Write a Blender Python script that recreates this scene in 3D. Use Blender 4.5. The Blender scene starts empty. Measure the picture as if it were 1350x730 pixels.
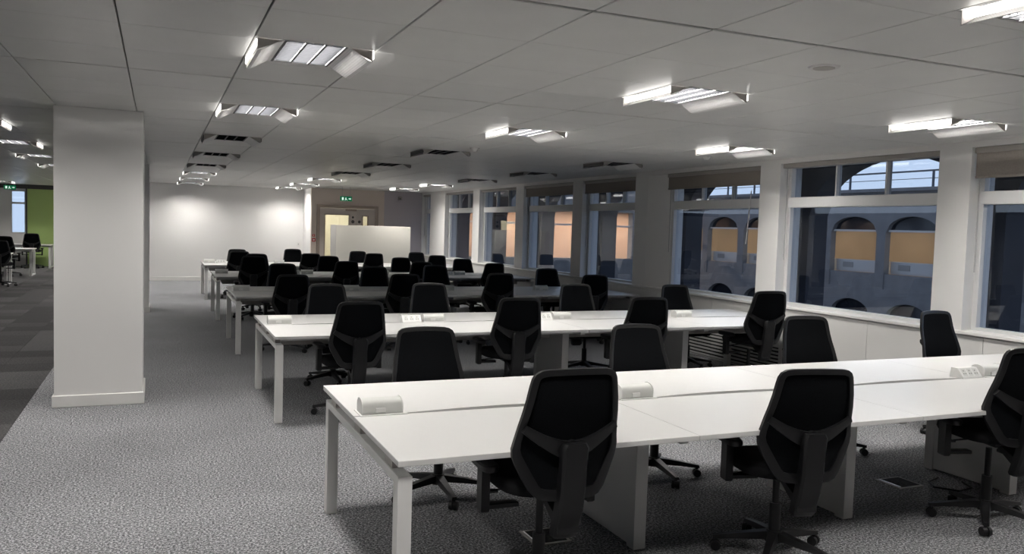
import bpy, math, random
from mathutils import Matrix, Vector

random.seed(7)
S = bpy.context.scene
COL = S.collection
PI = math.pi

# ------------------------------------------------------------------ camera
F_PX, EYE, CEIL = 1083.4187, 1.6740, 2.6063
RIGHT = Vector((0.9183042, -0.3946857, 0.0306684))
UP = Vector((-0.0049669, 0.0659767, 0.9978088))
FWD = Vector((0.3958443, 0.9164443, -0.0586263))
cam_data = bpy.data.cameras.new('camera')
cam = bpy.data.objects.new('camera', cam_data)
COL.objects.link(cam)
cam_data.sensor_width = 36.0
cam_data.sensor_fit = 'HORIZONTAL'
cam_data.lens = F_PX / 1350.0 * 36.0
cam_data.clip_start = 0.05
cam_data.clip_end = 400
cam.matrix_world = Matrix(((RIGHT.x, UP.x, -FWD.x, 0), (RIGHT.y, UP.y, -FWD.y, 0),
                           (RIGHT.z, UP.z, -FWD.z, EYE), (0, 0, 0, 1)))
S.camera = cam

# ------------------------------------------------------------------ world, exposure
world = bpy.data.worlds.new('dusk_sky')
S.world = world
world.use_nodes = True
wn, wl = world.node_tree.nodes, world.node_tree.links
wn.clear()
w_out = wn.new('ShaderNodeOutputWorld')
w_bg = wn.new('ShaderNodeBackground')
w_tc = wn.new('ShaderNodeTexCoord')
w_sep = wn.new('ShaderNodeSeparateXYZ')
w_ramp = wn.new('ShaderNodeValToRGB')
w_ramp.color_ramp.elements[0].position = 0.0
w_ramp.color_ramp.elements[0].color = (0.62, 0.74, 0.89, 1)
w_ramp.color_ramp.elements[1].position = 0.7
w_ramp.color_ramp.elements[1].color = (0.28, 0.36, 0.52, 1)
w_bg.inputs['Strength'].default_value = 1.5
wl.new(w_tc.outputs['Generated'], w_sep.inputs[0])
wl.new(w_sep.outputs['Z'], w_ramp.inputs['Fac'])
wl.new(w_ramp.outputs['Color'], w_bg.inputs['Color'])
wl.new(w_bg.outputs[0], w_out.inputs['Surface'])
vs = S.view_settings
vs.view_transform = 'Standard'
vs.look = 'None'
vs.gamma = 1.0
vs.use_curve_mapping = False
vs.exposure = 0.0
LAMP_W = 69.0          # each lit ceiling light
STRIP = 3.5            # glow of the side strips

# ------------------------------------------------------------------ materials
def mat(name, col, rough=0.6, spec=0.5, metal=0.0, noise=0.0, nscale=20.0, bump=0.0, bscale=200.0, coord='Object'):
    m = bpy.data.materials.new(name)
    m.use_nodes = True
    nt = m.node_tree
    b = nt.nodes['Principled BSDF']
    b.inputs['Base Color'].default_value = (*col, 1)
    b.inputs['Roughness'].default_value = rough
    b.inputs['Specular IOR Level'].default_value = spec
    b.inputs['Metallic'].default_value = metal
    tc = nt.nodes.new('ShaderNodeTexCoord')
    if noise:
        n = nt.nodes.new('ShaderNodeTexNoise')
        n.inputs['Scale'].default_value = nscale
        n.inputs['Detail'].default_value = 4
        r = nt.nodes.new('ShaderNodeValToRGB')
        r.color_ramp.elements[0].position = 0.3
        r.color_ramp.elements[1].position = 0.7
        r.color_ramp.elements[0].color = (*[c * (1 - noise) for c in col], 1)
        r.color_ramp.elements[1].color = (*[min(1, c * (1 + noise)) for c in col], 1)
        nt.links.new(tc.outputs[coord], n.inputs['Vector'])
        nt.links.new(n.outputs['Fac'], r.inputs['Fac'])
        nt.links.new(r.outputs['Color'], b.inputs['Base Color'])
    if bump:
        n2 = nt.nodes.new('ShaderNodeTexNoise')
        n2.inputs['Scale'].default_value = bscale
        bp = nt.nodes.new('ShaderNodeBump')
        bp.inputs['Strength'].default_value = bump
        bp.inputs['Distance'].default_value = 0.002
        nt.links.new(tc.outputs[coord], n2.inputs['Vector'])
        nt.links.new(n2.outputs['Fac'], bp.inputs['Height'])
        nt.links.new(bp.outputs[0], b.inputs['Normal'])
    return m

def emit(name, col, strength):
    m = bpy.data.materials.new(name)
    m.use_nodes = True
    nt = m.node_tree
    nt.nodes.clear()
    o = nt.nodes.new('ShaderNodeOutputMaterial')
    e = nt.nodes.new('ShaderNodeEmission')
    e.inputs['Color'].default_value = (*col, 1)
    e.inputs['Strength'].default_value = strength
    nt.links.new(e.outputs[0], o.inputs['Surface'])
    return m

def glass(name, tint, boost=1.0, rough=0.0):
    m = bpy.data.materials.new(name)
    m.use_nodes = True
    nt = m.node_tree
    nt.nodes.clear()
    o = nt.nodes.new('ShaderNodeOutputMaterial')
    t = nt.nodes.new('ShaderNodeBsdfTransparent')
    t.inputs['Color'].default_value = (*tint, 1)
    g = nt.nodes.new('ShaderNodeBsdfGlossy')
    g.inputs['Roughness'].default_value = rough
    # Schlick reflectance from the facing angle, the same on both sides of a pane
    fr = nt.nodes.new('ShaderNodeLayerWeight')
    fr.inputs['Blend'].default_value = 0.5
    pw = nt.nodes.new('ShaderNodeMath')
    pw.operation = 'POWER'
    pw.inputs[1].default_value = 5.0
    mu = nt.nodes.new('ShaderNodeMath')
    mu.operation = 'MULTIPLY_ADD'
    mu.use_clamp = True
    mu.inputs[1].default_value = 0.96 * boost
    mu.inputs[2].default_value = 0.04 * boost
    nt.links.new(fr.outputs['Facing'], pw.inputs[0])
    mx = nt.nodes.new('ShaderNodeMixShader')
    nt.links.new(pw.outputs[0], mu.inputs[0])
    nt.links.new(mu.outputs[0], mx.inputs['Fac'])
    nt.links.new(t.outputs[0], mx.inputs[1])
    nt.links.new(g.outputs[0], mx.inputs[2])
    nt.links.new(mx.outputs[0], o.inputs['Surface'])
    return m

def carpet(name, dark, mid, light, scale, bump=0.3):
    m = bpy.data.materials.new(name)
    m.use_nodes = True
    nt = m.node_tree
    b = nt.nodes['Principled BSDF']
    b.inputs['Roughness'].default_value = 0.95
    b.inputs['Specular IOR Level'].default_value = 0.15
    tc = nt.nodes.new('ShaderNodeTexCoord')
    n = nt.nodes.new('ShaderNodeTexNoise')
    n.inputs['Scale'].default_value = scale
    n.inputs['Detail'].default_value = 5
    n.inputs['Roughness'].default_value = 0.85
    r = nt.nodes.new('ShaderNodeValToRGB')
    e = r.color_ramp.elements
    e[0].position, e[0].color = 0.41, (*dark, 1)
    e[1].position, e[1].color = 0.5, (*mid, 1)
    k = e.new(0.60)
    k.color = (*light, 1)
    n2 = nt.nodes.new('ShaderNodeTexNoise')
    n2.inputs['Scale'].default_value = 1.3
    n2.inputs['Detail'].default_value = 3
    mix = nt.nodes.new('ShaderNodeMixRGB')
    mix.blend_type = 'MULTIPLY'
    mix.inputs['Fac'].default_value = 0.35
    bp = nt.nodes.new('ShaderNodeBump')
    bp.inputs['Strength'].default_value = bump
    bp.inputs['Distance'].default_value = 0.006
    nt.links.new(tc.outputs['Object'], n.inputs['Vector'])
    nt.links.new(tc.outputs['Object'], n2.inputs['Vector'])
    nt.links.new(n.outputs['Fac'], r.inputs['Fac'])
    nt.links.new(r.outputs['Color'], mix.inputs[1])
    nt.links.new(n2.outputs['Fac'], mix.inputs[2])
    nt.links.new(mix.outputs[0], b.inputs['Base Color'])
    nt.links.new(n.outputs['Fac'], bp.inputs['Height'])
    nt.links.new(bp.outputs[0], b.inputs['Normal'])
    return m

def perforated(name, col):
    m = mat(name, col, 0.5)
    nt = m.node_tree
    b = nt.nodes['Principled BSDF']
    tc = nt.nodes.new('ShaderNodeTexCoord')
    v = nt.nodes.new('ShaderNodeTexVoronoi')
    v.inputs['Scale'].default_value = 90
    v.inputs['Randomness'].default_value = 0.0
    r = nt.nodes.new('ShaderNodeValToRGB')
    r.color_ramp.elements[0].position = 0.25
    r.color_ramp.elements[0].color = (*[c * 0.8 for c in col], 1)
    r.color_ramp.elements[1].position = 0.4
    r.color_ramp.elements[1].color = (*col, 1)
    v.voronoi_dimensions = '2D'
    nt.links.new(tc.outputs['Object'], v.inputs['Vector'])
    nt.links.new(v.outputs['Distance'], r.inputs['Fac'])
    nt.links.new(r.outputs['Color'], b.inputs['Base Color'])
    return m

def gradient_z(name, lo, hi, z0, z1, rough=0.5):
    m = mat(name, lo, rough)
    nt = m.node_tree
    b = nt.nodes['Principled BSDF']
    tc = nt.nodes.new('ShaderNodeTexCoord')
    sp = nt.nodes.new('ShaderNodeSeparateXYZ')
    mr = nt.nodes.new('ShaderNodeMapRange')
    mr.inputs['From Min'].default_value = z0
    mr.inputs['From Max'].default_value = z1
    r = nt.nodes.new('ShaderNodeValToRGB')
    r.color_ramp.elements[0].color = (*lo, 1)
    r.color_ramp.elements[1].color = (*hi, 1)
    nt.links.new(tc.outputs['Object'], sp.inputs[0])
    nt.links.new(sp.outputs['Z'], mr.inputs['Value'])
    nt.links.new(mr.outputs[0], r.inputs['Fac'])
    nt.links.new(r.outputs['Color'], b.inputs['Base Color'])
    return m

M = {
    'wall': mat('white_wall_paint', (0.74, 0.73, 0.715), 0.7, 0.3, bump=0.15, bscale=120),
    'column': mat('column_paint', (0.74, 0.73, 0.715), 0.7, 0.3, bump=0.15, bscale=120),
    'lilac': mat('lilac_wall_paint', (0.46, 0.43, 0.46), 0.75, 0.3, bump=0.15, bscale=120),
    'beige': mat('beige_wall_paint', (0.62, 0.54, 0.48), 0.75, 0.3, bump=0.15, bscale=120),
    'trim': mat('trim_gloss_paint', (0.70, 0.69, 0.67), 0.4),
    'ceiling': mat('ceiling_metal_paint', (0.68, 0.675, 0.655), 0.36, 0.5, noise=0.03, nscale=3),
    'plenum': mat('dark_plenum', (0.03, 0.03, 0.03), 0.9),
    'carpet': carpet('speckled_grey_carpet', (0.04, 0.041, 0.045), (0.165, 0.168, 0.177), (0.62, 0.62, 0.64), 78),
    'tile_a': carpet('dark_carpet_tile', (0.03, 0.03, 0.031), (0.052, 0.051, 0.052), (0.085, 0.083, 0.083), 60),
    'tile_b': carpet('mid_carpet_tile', (0.038, 0.038, 0.039), (0.068, 0.066, 0.067), (0.11, 0.107, 0.107), 60),
    'tile_c': carpet('light_carpet_tile', (0.05, 0.05, 0.052), (0.086, 0.085, 0.086), (0.14, 0.137, 0.137), 60),
    'desk': mat('white_laminate', (0.60, 0.595, 0.585), 0.33, 0.5),
    'desk_edge': mat('white_edge_band', (0.66, 0.65, 0.63), 0.4),
    'desk_metal': mat('white_powder_coat', (0.66, 0.655, 0.64), 0.45),
    'tray': mat('grey_cable_tray', (0.35, 0.33, 0.31), 0.5),
    'foam': mat('black_moulded_plastic', (0.008, 0.008, 0.009), 0.42, 0.4),
    'fabric': mat('black_seat_fabric', (0.006, 0.006, 0.007), 0.9, 0.2, bump=0.4, bscale=700),
    'mesh': mat('black_back_mesh', (0.0045, 0.005, 0.006), 0.95, 0.06, noise=0.4, nscale=240, bump=0.5, bscale=600),
    'steel': mat('chrome_lever', (0.5, 0.5, 0.5), 0.3, metal=1.0),
    'lamp_white': mat('lamp_white_enamel', (0.62, 0.61, 0.60), 0.5),
    'lamp_wing': perforated('perforated_wing', (0.82, 0.81, 0.80)),
    'lamp_dark': mat('lamp_grey_bar', (0.12, 0.12, 0.125), 0.5),
    'louvre': mat('louvre_aluminium', (0.012, 0.0125, 0.014), 0.6, 0.05),
    'strip_on': emit('glowing_side_strip', (1.0, 0.97, 0.93), STRIP),
    'strip_off': mat('dark_side_strip', (0.10, 0.10, 0.10), 0.5),
    'blind': mat('taupe_blind_fabric', (0.23, 0.205, 0.185), 0.9, 0.2, noise=0.06, nscale=60),
    'cassette': mat('blind_cassette', (0.30, 0.28, 0.26), 0.5),
    'frame': mat('white_window_frame', (0.60, 0.60, 0.60), 0.45),
    'glass': glass('window_glass', (0.80, 0.83, 0.88), 1.5),
    'door_glass': glass('door_glass', (0.9, 0.9, 0.85), 1.0),
    'cord': mat('grey_cord', (0.4, 0.4, 0.4), 0.6),
    'module': mat('pale_grey_module', (0.58, 0.585, 0.56), 0.4),
    'socket': mat('socket_face', (0.70, 0.70, 0.68), 0.4),
    'hole': mat('dark_socket_hole', (0.03, 0.03, 0.03), 0.6),
    'screen': mat('frosted_screen', (0.72, 0.69, 0.62), 0.35),
    'door': mat('pale_door_paint', (0.56, 0.50, 0.46), 0.5),
    'door_frame': mat('taupe_door_frame', (0.33, 0.27, 0.23), 0.5),
    'corridor': mat('cream_corridor', (0.75, 0.72, 0.63), 0.7),
    'dark_metal': mat('dark_metal', (0.05, 0.05, 0.05), 0.5),
    'red': mat('red_plastic', (0.55, 0.03, 0.03), 0.4),
    'green_sign': emit('lit_green_sign', (0.005, 0.11, 0.045), 1.0),
    'white_sign': emit('lit_white_pictogram', (0.75, 0.9, 0.8), 1.0),
    'green_wall': mat('green_feature_wall', (0.44, 0.60, 0.21), 0.6, bump=0.1, bscale=60),
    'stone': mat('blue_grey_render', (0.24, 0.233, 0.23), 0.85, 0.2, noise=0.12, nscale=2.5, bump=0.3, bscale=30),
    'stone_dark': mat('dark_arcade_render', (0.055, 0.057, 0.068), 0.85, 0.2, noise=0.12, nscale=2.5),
    'rail': mat('grey_handrail', (0.08, 0.09, 0.11), 0.5),
    'tan': mat('warm_tan_wall', (0.50, 0.36, 0.23), 0.8, noise=0.05, nscale=1.2),
    'peach': mat('peach_wall', (0.60, 0.40, 0.28), 0.8, noise=0.05, nscale=1.2),
    'office_white': mat('far_office_white', (0.6, 0.58, 0.55), 0.6),
    'ground': mat('courtyard_paving', (0.05, 0.05, 0.055), 0.6, noise=0.3, nscale=1.2),
    'dark_pane': mat('dark_unlit_pane', (0.01, 0.012, 0.018), 0.1, 0.5),
}

# ------------------------------------------------------------------ mesh helpers
class MB:
    def __init__(s):
        s.v, s.f = [], []

    def add(s, verts, faces):
        n = len(s.v)
        s.v += [tuple(p) for p in verts]
        s.f += [tuple(i + n for i in f) for f in faces]
        return s

    def box(s, x0, x1, y0, y1, z0, z1):
        v = [(x, y, z) for z in (z0, z1) for y in (y0, y1) for x in (x0, x1)]
        return s.add(v, [(0, 2, 3, 1), (4, 5, 7, 6), (0, 1, 5, 4), (2, 6, 7, 3), (0, 4, 6, 2), (1, 3, 7, 5)])

    def loft(s, rings, caps=True):
        k = len(rings[0])
        v = [p for r in rings for p in r]
        f = []
        for i in range(len(rings) - 1):
            for j in range(k):
                a, b = i * k + j, i * k + (j + 1) % k
                f.append((a, b, b + k, a + k))
        if caps:
            f.append(tuple(range(k - 1, -1, -1)))
            f.append(tuple((len(rings) - 1) * k + j for j in range(k)))
        return s.add(v, f)

    def rbox(s, x0, x1, y0, y1, z0, z1, c=0.004):
        def ring(d, z):
            return [(x0 + d, y0 + d, z), (x1 - d, y0 + d, z), (x1 - d, y1 - d, z), (x0 + d, y1 - d, z)]
        return s.loft([ring(c, z0), ring(0, z0 + c), ring(0, z1 - c), ring(c, z1)])

    def cyl(s, p, q, r0, r1=None, n=12, caps=True):
        r1 = r0 if r1 is None else r1
        p, q = Vector(p), Vector(q)
        d = (q - p).normalized()
        a = d.orthogonal().normalized()
        b = d.cross(a)
        rings = []
        for c, r in ((p, r0), (q, r1)):
            rings.append([c + (a * math.cos(t) + b * math.sin(t)) * r for t in [2 * PI * i / n for i in range(n)]])
        return s.loft(rings, caps)

    def tube(s, pts, r, n=8):
        for a, b in zip(pts[:-1], pts[1:]):
            s.cyl(a, b, r, r, n)
        return s

    def prism(s, poly, axis, a, b):
        """poly in the two other axes (in order), swept on axis from a to b"""
        def P(u, w, t):
            return {'x': (t, u, w), 'y': (u, t, w), 'z': (u, w, t)}[axis]
        return s.loft([[P(u, w, a) for u, w in poly], [P(u, w, b) for u, w in poly]])

    def build(s, name, m, parent=None, smooth=False, mesh=None):
        me = bpy.data.meshes.new(name)
        me.from_pydata([tuple(p) for p in s.v], [], s.f)
        me.materials.append(m)
        import bmesh
        bm = bmesh.new()
        bm.from_mesh(me)
        bmesh.ops.recalc_face_normals(bm, faces=bm.faces)
        bm.to_mesh(me)
        bm.free()
        if smooth:
            for p in me.polygons:
                p.use_smooth = True
            try:
                me.set_sharp_from_angle(angle=math.radians(40))
            except Exception:
                pass
        return link(name, me, parent)

def link(name, me, parent=None, loc=(0, 0, 0)):
    o = bpy.data.objects.new(name, me)
    COL.objects.link(o)
    o.location = loc
    if parent:
        o.parent = parent
    return o

def thing(name, label, cat, loc=(0, 0, 0), rz=0.0, group=None):
    o = bpy.data.objects.new(name, None)
    COL.objects.link(o)
    o.empty_display_size = 0.1
    o.location = loc
    o.rotation_euler = (0, 0, rz)
    return tag(o, label, cat, group)

def tag(o, label, cat, group=None):
    o['label'] = label
    o['category'] = cat
    if group:
        o['group'] = group
    return o

def struct(o):
    o['kind'] = 'structure'
    return o

def stuff(o):
    o['kind'] = 'stuff'
    return o

def copy_tree(o, parent=None):
    c = o.copy()
    COL.objects.link(c)
    if parent:
        c.parent = parent
    for ch in o.children:
        copy_tree(ch, c)
    return c

ORD = ['first', 'second', 'third', 'fourth', 'fifth', 'sixth', 'seventh', 'eighth', 'ninth']

# ------------------------------------------------------------------ floor
WX = 6.87                      # inner face of the window wall
BACK = 23.85                   # white back wall
DOORW = 22.5                   # wall with the double door
fl = struct(MB().box(-1.05, 7.3, -5, 24, -0.12, 0.0).build('floor', M['carpet']))
fl2 = MB().box(-9.0, -1.05, -5, 31.3, -0.12, -0.004).build('subfloor', M['tile_a'], fl)
tile_mesh = {}
for k in ('tile_a', 'tile_b', 'tile_c'):
    o = MB().rbox(0.002, 0.498, 0.002, 0.498, -0.003, 0.0, 0.0012).build('carpet_tile', M[k])
    tile_mesh[k] = o.data
    bpy.data.objects.remove(o)
n_tile = 0
for j in range(50):
    y = 6.0 + 0.5 * j
    for i in range(12):
        x1 = -1.05 - 0.5 * i
        if x1 < -0.165 * y - 0.3 or n_tile >= 298 or y > 30.3:
            continue
        if y > 22 and x1 > -2.0:
            continue
        k = random.choice(['tile_a', 'tile_a', 'tile_b', 'tile_b', 'tile_c'])
        if x1 < -3.0 and y > 20:
            k = 'tile_c'
        link('carpet_tile', tile_mesh[k], fl, (x1 - 0.5, y, 0))
        n_tile += 1

# ------------------------------------------------------------------ ceiling
CW, CD, CX0, CY0 = 0.6254, 2.6246, -0.1796, 5.7679
ceil = struct(MB().box(-9, 7.3, -5, 31.3, CEIL + 0.22, CEIL + 0.3).build('ceiling', M['plenum']))
FIX_Y0, FIX_Y1 = 1.27, 1.88    # the slot of a light inside its panel

def panel_mesh(y0, y1, seams):
    mb = MB()
    g = 0.004
    x0, x1 = 0.0035, CW - 0.0035
    # bottom skin as a profile along y, with shallow chamfered seams
    prof = [(y0 + g, 0.03), (y0 + g, g), (y0 + 2 * g, 0)]
    for s_ in seams:
        if y0 + 0.05 < s_ < y1 - 0.05:
            prof += [(s_ - 0.004, 0), (s_ - 0.001, 0.002), (s_ + 0.001, 0.002), (s_ + 0.004, 0)]
    prof += [(y1 - 2 * g, 0), (y1 - g, g), (y1 - g, 0.03)]
    mb.loft([[(x0, a, max(b, 0.003)) for a, b in prof], [(x0 + 0.003, a, b) for a, b in prof],
             [(x1 - 0.003, a, b) for a, b in prof], [(x1, a, max(b, 0.003)) for a, b in prof]])
    o = mb.build('ceiling_panel', M['ceiling'])
    me = o.data
    bpy.data.objects.remove(o)
    return me

quarters = [CD * 0.25, CD * 0.5, CD * 0.75]
P_FULL = panel_mesh(0.009, CD - 0.009, quarters)
P_NEAR = panel_mesh(0.009, FIX_Y0, quarters)
P_FAR = panel_mesh(FIX_Y1, CD - 0.009, quarters)
LIGHT_COLS = (-7, -3, 1, 5, 9)
COLUMNS_XY = [(-0.8227, 8.0405), (-0.8427, 15.80)]
n_p = 0
for j in range(-2, 10):
    for i in range(-9, 12):
        x, y = CX0 + CW * i, CY0 + CD * j
        if y < 0.5:
            continue
        if i < -1 and x + CW < -0.17 * (y + CD) - 0.6:
            continue
        if y > 23.0 and x > -1.3:
            continue
        if y > 21 and x > 6.4:
            pass
        if i in LIGHT_COLS:
            link('ceiling_panel', P_NEAR, ceil, (x, y, CEIL))
            link('ceiling_panel', P_FAR, ceil, (x, y, CEIL))
            n_p += 2
        else:
            link('ceiling_panel', P_FULL, ceil, (x, y, CEIL))
            n_p += 1
# plain ceiling sheet where the camera does not look (behind and far left)
MB().box(-9, 7.2, -5, 0.515, CEIL, CEIL + 0.03).build('ceiling_sheet', M['ceiling'], ceil)

# ------------------------------------------------------------------ walls
back = struct(MB().box(-1.45, 3.79, BACK, BACK + 0.15, 0, CEIL).build('wall_back', M['wall']))
struct(MB().rbox(-1.30, 3.78, BACK - 0.015, BACK, 0.0, 0.11, 0.004).build('baseboard_back', M['trim']))
wd = struct(MB().box(3.79, 3.93, DOORW, DOORW + 0.14, 0, CEIL).box(5.61, 5.78, DOORW, DOORW + 0.14, 0, CEIL)
            .box(3.93, 5.61, DOORW, DOORW + 0.14, 2.17, CEIL).build('wall_door_side', M['beige']))
struct(MB().box(3.79, 3.93, DOORW + 0.14, BACK + 0.15, 0, CEIL).build('wall_return', M['wall']))
struct(MB().box(5.78, 7.2, DOORW, DOORW + 0.14, 0, CEIL).build('wall_lilac', M['lilac']))
struct(MB().rbox(5.62, 6.86, DOORW - 0.015, DOORW, 0.0, 0.11, 0.004).build('baseboard_door_side', M['trim']))
struct(MB().box(-1.45, -1.30, BACK, 31.0, 0, CEIL).build('wall_inner_left', M['wall']))
struct(MB().box(-9.15, -9.0, -5, 31.3, 0, CEIL).build('wall_left', M['wall']))
struct(MB().box(-9.15, 7.2, -5.15, -5.0, 0, CEIL).build('wall_behind', M['wall']))

# far left wall: white piers, two tall windows and the green panel
FY = 30.35
struct(MB().box(-9, -4.72, FY, FY + 0.2, 0, CEIL).box(-4.31, -4.30, FY, FY + 0.2, 0, CEIL)
       .box(-4.72, -4.31, FY, FY + 0.2, 0, CEIL).box(-4.31, -3.86, FY, FY + 0.2, 0, 1.04)
       .box(-4.31, -3.86, FY, FY + 0.2, 2.42, CEIL).build('wall_far_left', M['wall']))
struct(MB().box(-3.84, -1.3, FY, FY + 0.2, 0, CEIL).build('wall_green', M['green_wall']))
struct(MB().box(-3.88, -3.84, FY - 0.06, FY + 0.2, 0, CEIL - 0.01).build('trim_3', M['dark_metal']))
struct(MB().box(-9, -1.3, FY - 0.05, FY + 0.0, 2.47, CEIL).build('trim_4', M['dark_metal']))
w_far = struct(MB().box(-4.31, -4.27, FY + 0.02, FY + 0.1, 1.04, 2.42).box(-3.92, -3.88, FY + 0.02, FY + 0.1, 1.04, 2.42)
               .box(-4.27, -3.92, FY + 0.02, FY + 0.1, 1.04, 1.08).box(-4.27, -3.92, FY + 0.02, FY + 0.1, 2.38, 2.42)
               .box(-4.27, -3.92, FY + 0.02, FY + 0.1, 1.98, 2.04).build('window_9', M['frame']))
MB().box(-4.27, -3.92, FY + 0.05, FY + 0.06, 1.08, 1.98).build('pane', M['glass'], w_far)
MB().box(-4.27, -3.92, FY + 0.05, FY + 0.06, 2.04, 2.38).build('pane', M['glass'], w_far)

# two square columns with skirting
for k, (cx, cy) in enumerate(COLUMNS_XY):
    c = thing('column', ['large white square column standing at the left, nearest the camera',
                         'white column showing as a sliver behind the large near column'][k], 'column', (cx, cy, 0))
    MB().rbox(0.0, 0.70, 0.0, 0.70, 0, CEIL - 0.002, 0.002).build('shaft', M['column'], c)
    MB().rbox(-0.016, 0.716, -0.016, 0.716, 0, 0.105, 0.005).build('skirting', M['trim'], c)

# ------------------------------------------------------------------ window wall
# window openings (y of near edge, y of far edge); pillars fill what is between
OPEN = [(2.85, 5.33), (5.67, 7.86), (8.22, 10.30), (11.13, 12.88), (13.25, 15.42), (15.82, 17.95), (18.38, 20.45), (21.70, 22.46)]
SILL, HEAD = 0.86, 2.55
RECESS, GLASSX = 0.13, 7.06
pil = MB()
ends = [(-5.0, 2.85)] + [(OPEN[i][1], OPEN[i + 1][0]) for i in range(7)] + [(22.46, DOORW + 0.1)]
wall_r = struct(MB().box(WX + 0.02, 7.2, -5, DOORW + 0.1, 0, SILL - 0.03).box(WX, 7.2, -5, DOORW + 0.1, HEAD, CEIL + 0.2)
                .build('wall_window_side', M['wall']))
for a, b in ends:
    if b - a > 0.6 and a > 10 and a < 11:       # the wide pier with a splayed side
        p_ = MB().prism([(WX, a + 0.47), (WX, b), (7.2, b), (7.2, a), (7.0, a)], 'z', SILL - 0.03, HEAD)
    else:
        p_ = MB().box(WX, 7.2, a, b, SILL - 0.03, HEAD)
    p_.build('pier', M['wall'], wall_r)
# panelled casing under the sill, each panel its own piece
y = -0.2
while y < DOORW - 0.1:
    y2 = min(y + 1.325, DOORW)
    grille = 7.4 < y < 9.5
    z0 = 0.34 if grille else 0.02
    MB().rbox(WX - 0.0, WX + 0.025, y + 0.003, y2 - 0.003, z0, SILL - 0.045, 0.003).build('casing_panel', M['trim'], wall_r)
    if grille:
        MB().box(WX + 0.015, WX + 0.02, y, y2, 0.02, 0.34).build('grille_back', M['plenum'], wall_r)
        for q in range(7):
            MB().box(WX - 0.006, WX + 0.016, y + 0.01, y2 - 0.01, 0.03 + q * 0.045, 0.052 + q * 0.045).build('grille_slat', M['trim'], wall_r)
    y = y2
struct(MB().rbox(WX - 0.03, GLASSX + 0.02, -0.2, DOORW, SILL - 0.035, SILL, 0.006).build('trim_1', M['trim']))

BLIND = {0: 0.26, 2: 0.21, 3: 0.20, 4: 0.20}
WINLAB = ['nearest window, at the right edge', 'second window from the right, showing sky', 'third window from the right, behind the second bench',
          'fourth window from the right, orange lit', 'fifth window from the right, orange lit', 'sixth window from the right', 'seventh window from the right',
          'narrow last window beside the lilac wall']
for k, (a, b) in enumerate(OPEN):
    x0, x1 = WX + RECESS, WX + RECESS + 0.09
    if k == 7:
        a2, b2 = a, b - 0.02
    else:
        a2, b2 = a, b
    fr = MB()
    fr.box(x0, x1, a2, a2 + 0.05, SILL, HEAD).box(x0, x1, b2 - 0.05, b2, SILL, HEAD)
    fr.box(x0, x1, a2 + 0.05, b2 - 0.05, SILL, SILL + 0.03).box(x0, x1, a2 + 0.05, b2 - 0.05, HEAD - 0.05, HEAD)
    w = struct(fr.build('window_%d' % (k + 1), M['frame']))
    MB().rbox(x0 - 0.03, x1, a2 + 0.05, b2 - 0.05, 2.03, 2.15, 0.006).build('transom', M['frame'], w)
    n = 3 if b - a > 1 else 1
    ys = [a2 + 0.05 + (b2 - a2 - 0.1) * q / n for q in range(n + 1)]
    for q in range(1, n):
        MB().box(x0 + 0.01, x1 - 0.01, ys[q] - 0.011, ys[q] + 0.011, 2.15, HEAD - 0.05).build('mullion', M['frame'], w)
    for q in range(n):
        MB().box(x0 + 0.05, x0 + 0.056, ys[q] + 0.011, ys[q + 1] - 0.011, 2.15, HEAD - 0.05).build('pane', M['glass'], w)
    MB().box(x0 + 0.05, x0 + 0.056, a2 + 0.05, b2 - 0.05, SILL + 0.03, 2.03).build('pane', M['glass'], w)
    # roller blind
    bl = thing('roller_blind', ('taupe roller blind partly lowered over the ' if k in BLIND else 'rolled up blind in its slim cassette over the ') + WINLAB[k],
               'blind', (WX + 0.07, (a + b) / 2, HEAD), 0, 'roller blinds along the window wall')
    h = (b - a) / 2 - 0.012
    MB().rbox(-0.045, 0.04, -h, h, -0.055, -0.001, 0.006).build('cassette', M['cassette'], bl)
    if k in BLIND:
        d = BLIND[k]
        MB().box(-0.032, -0.028, -h + 0.01, h - 0.01, -d, -0.055).build('blind_fabric', M['blind'], bl)
        MB().rbox(-0.038, -0.022, -h + 0.01, h - 0.01, -d - 0.025, -d, 0.004).build('bottom_bar', M['blind'], bl)
    MB().tube([(0.0, h - 0.03, -0.05), (0.0, h - 0.03, -1.15)], 0.006, 6).build('pull_chain', M['cord'], bl)
    if k == 2:
        MB().tube([(-0.01, -h + 0.22, -0.30), (-0.01, -h + 0.28, -0.98)], 0.007, 6).build('wand', M['trim'], bl)

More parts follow.
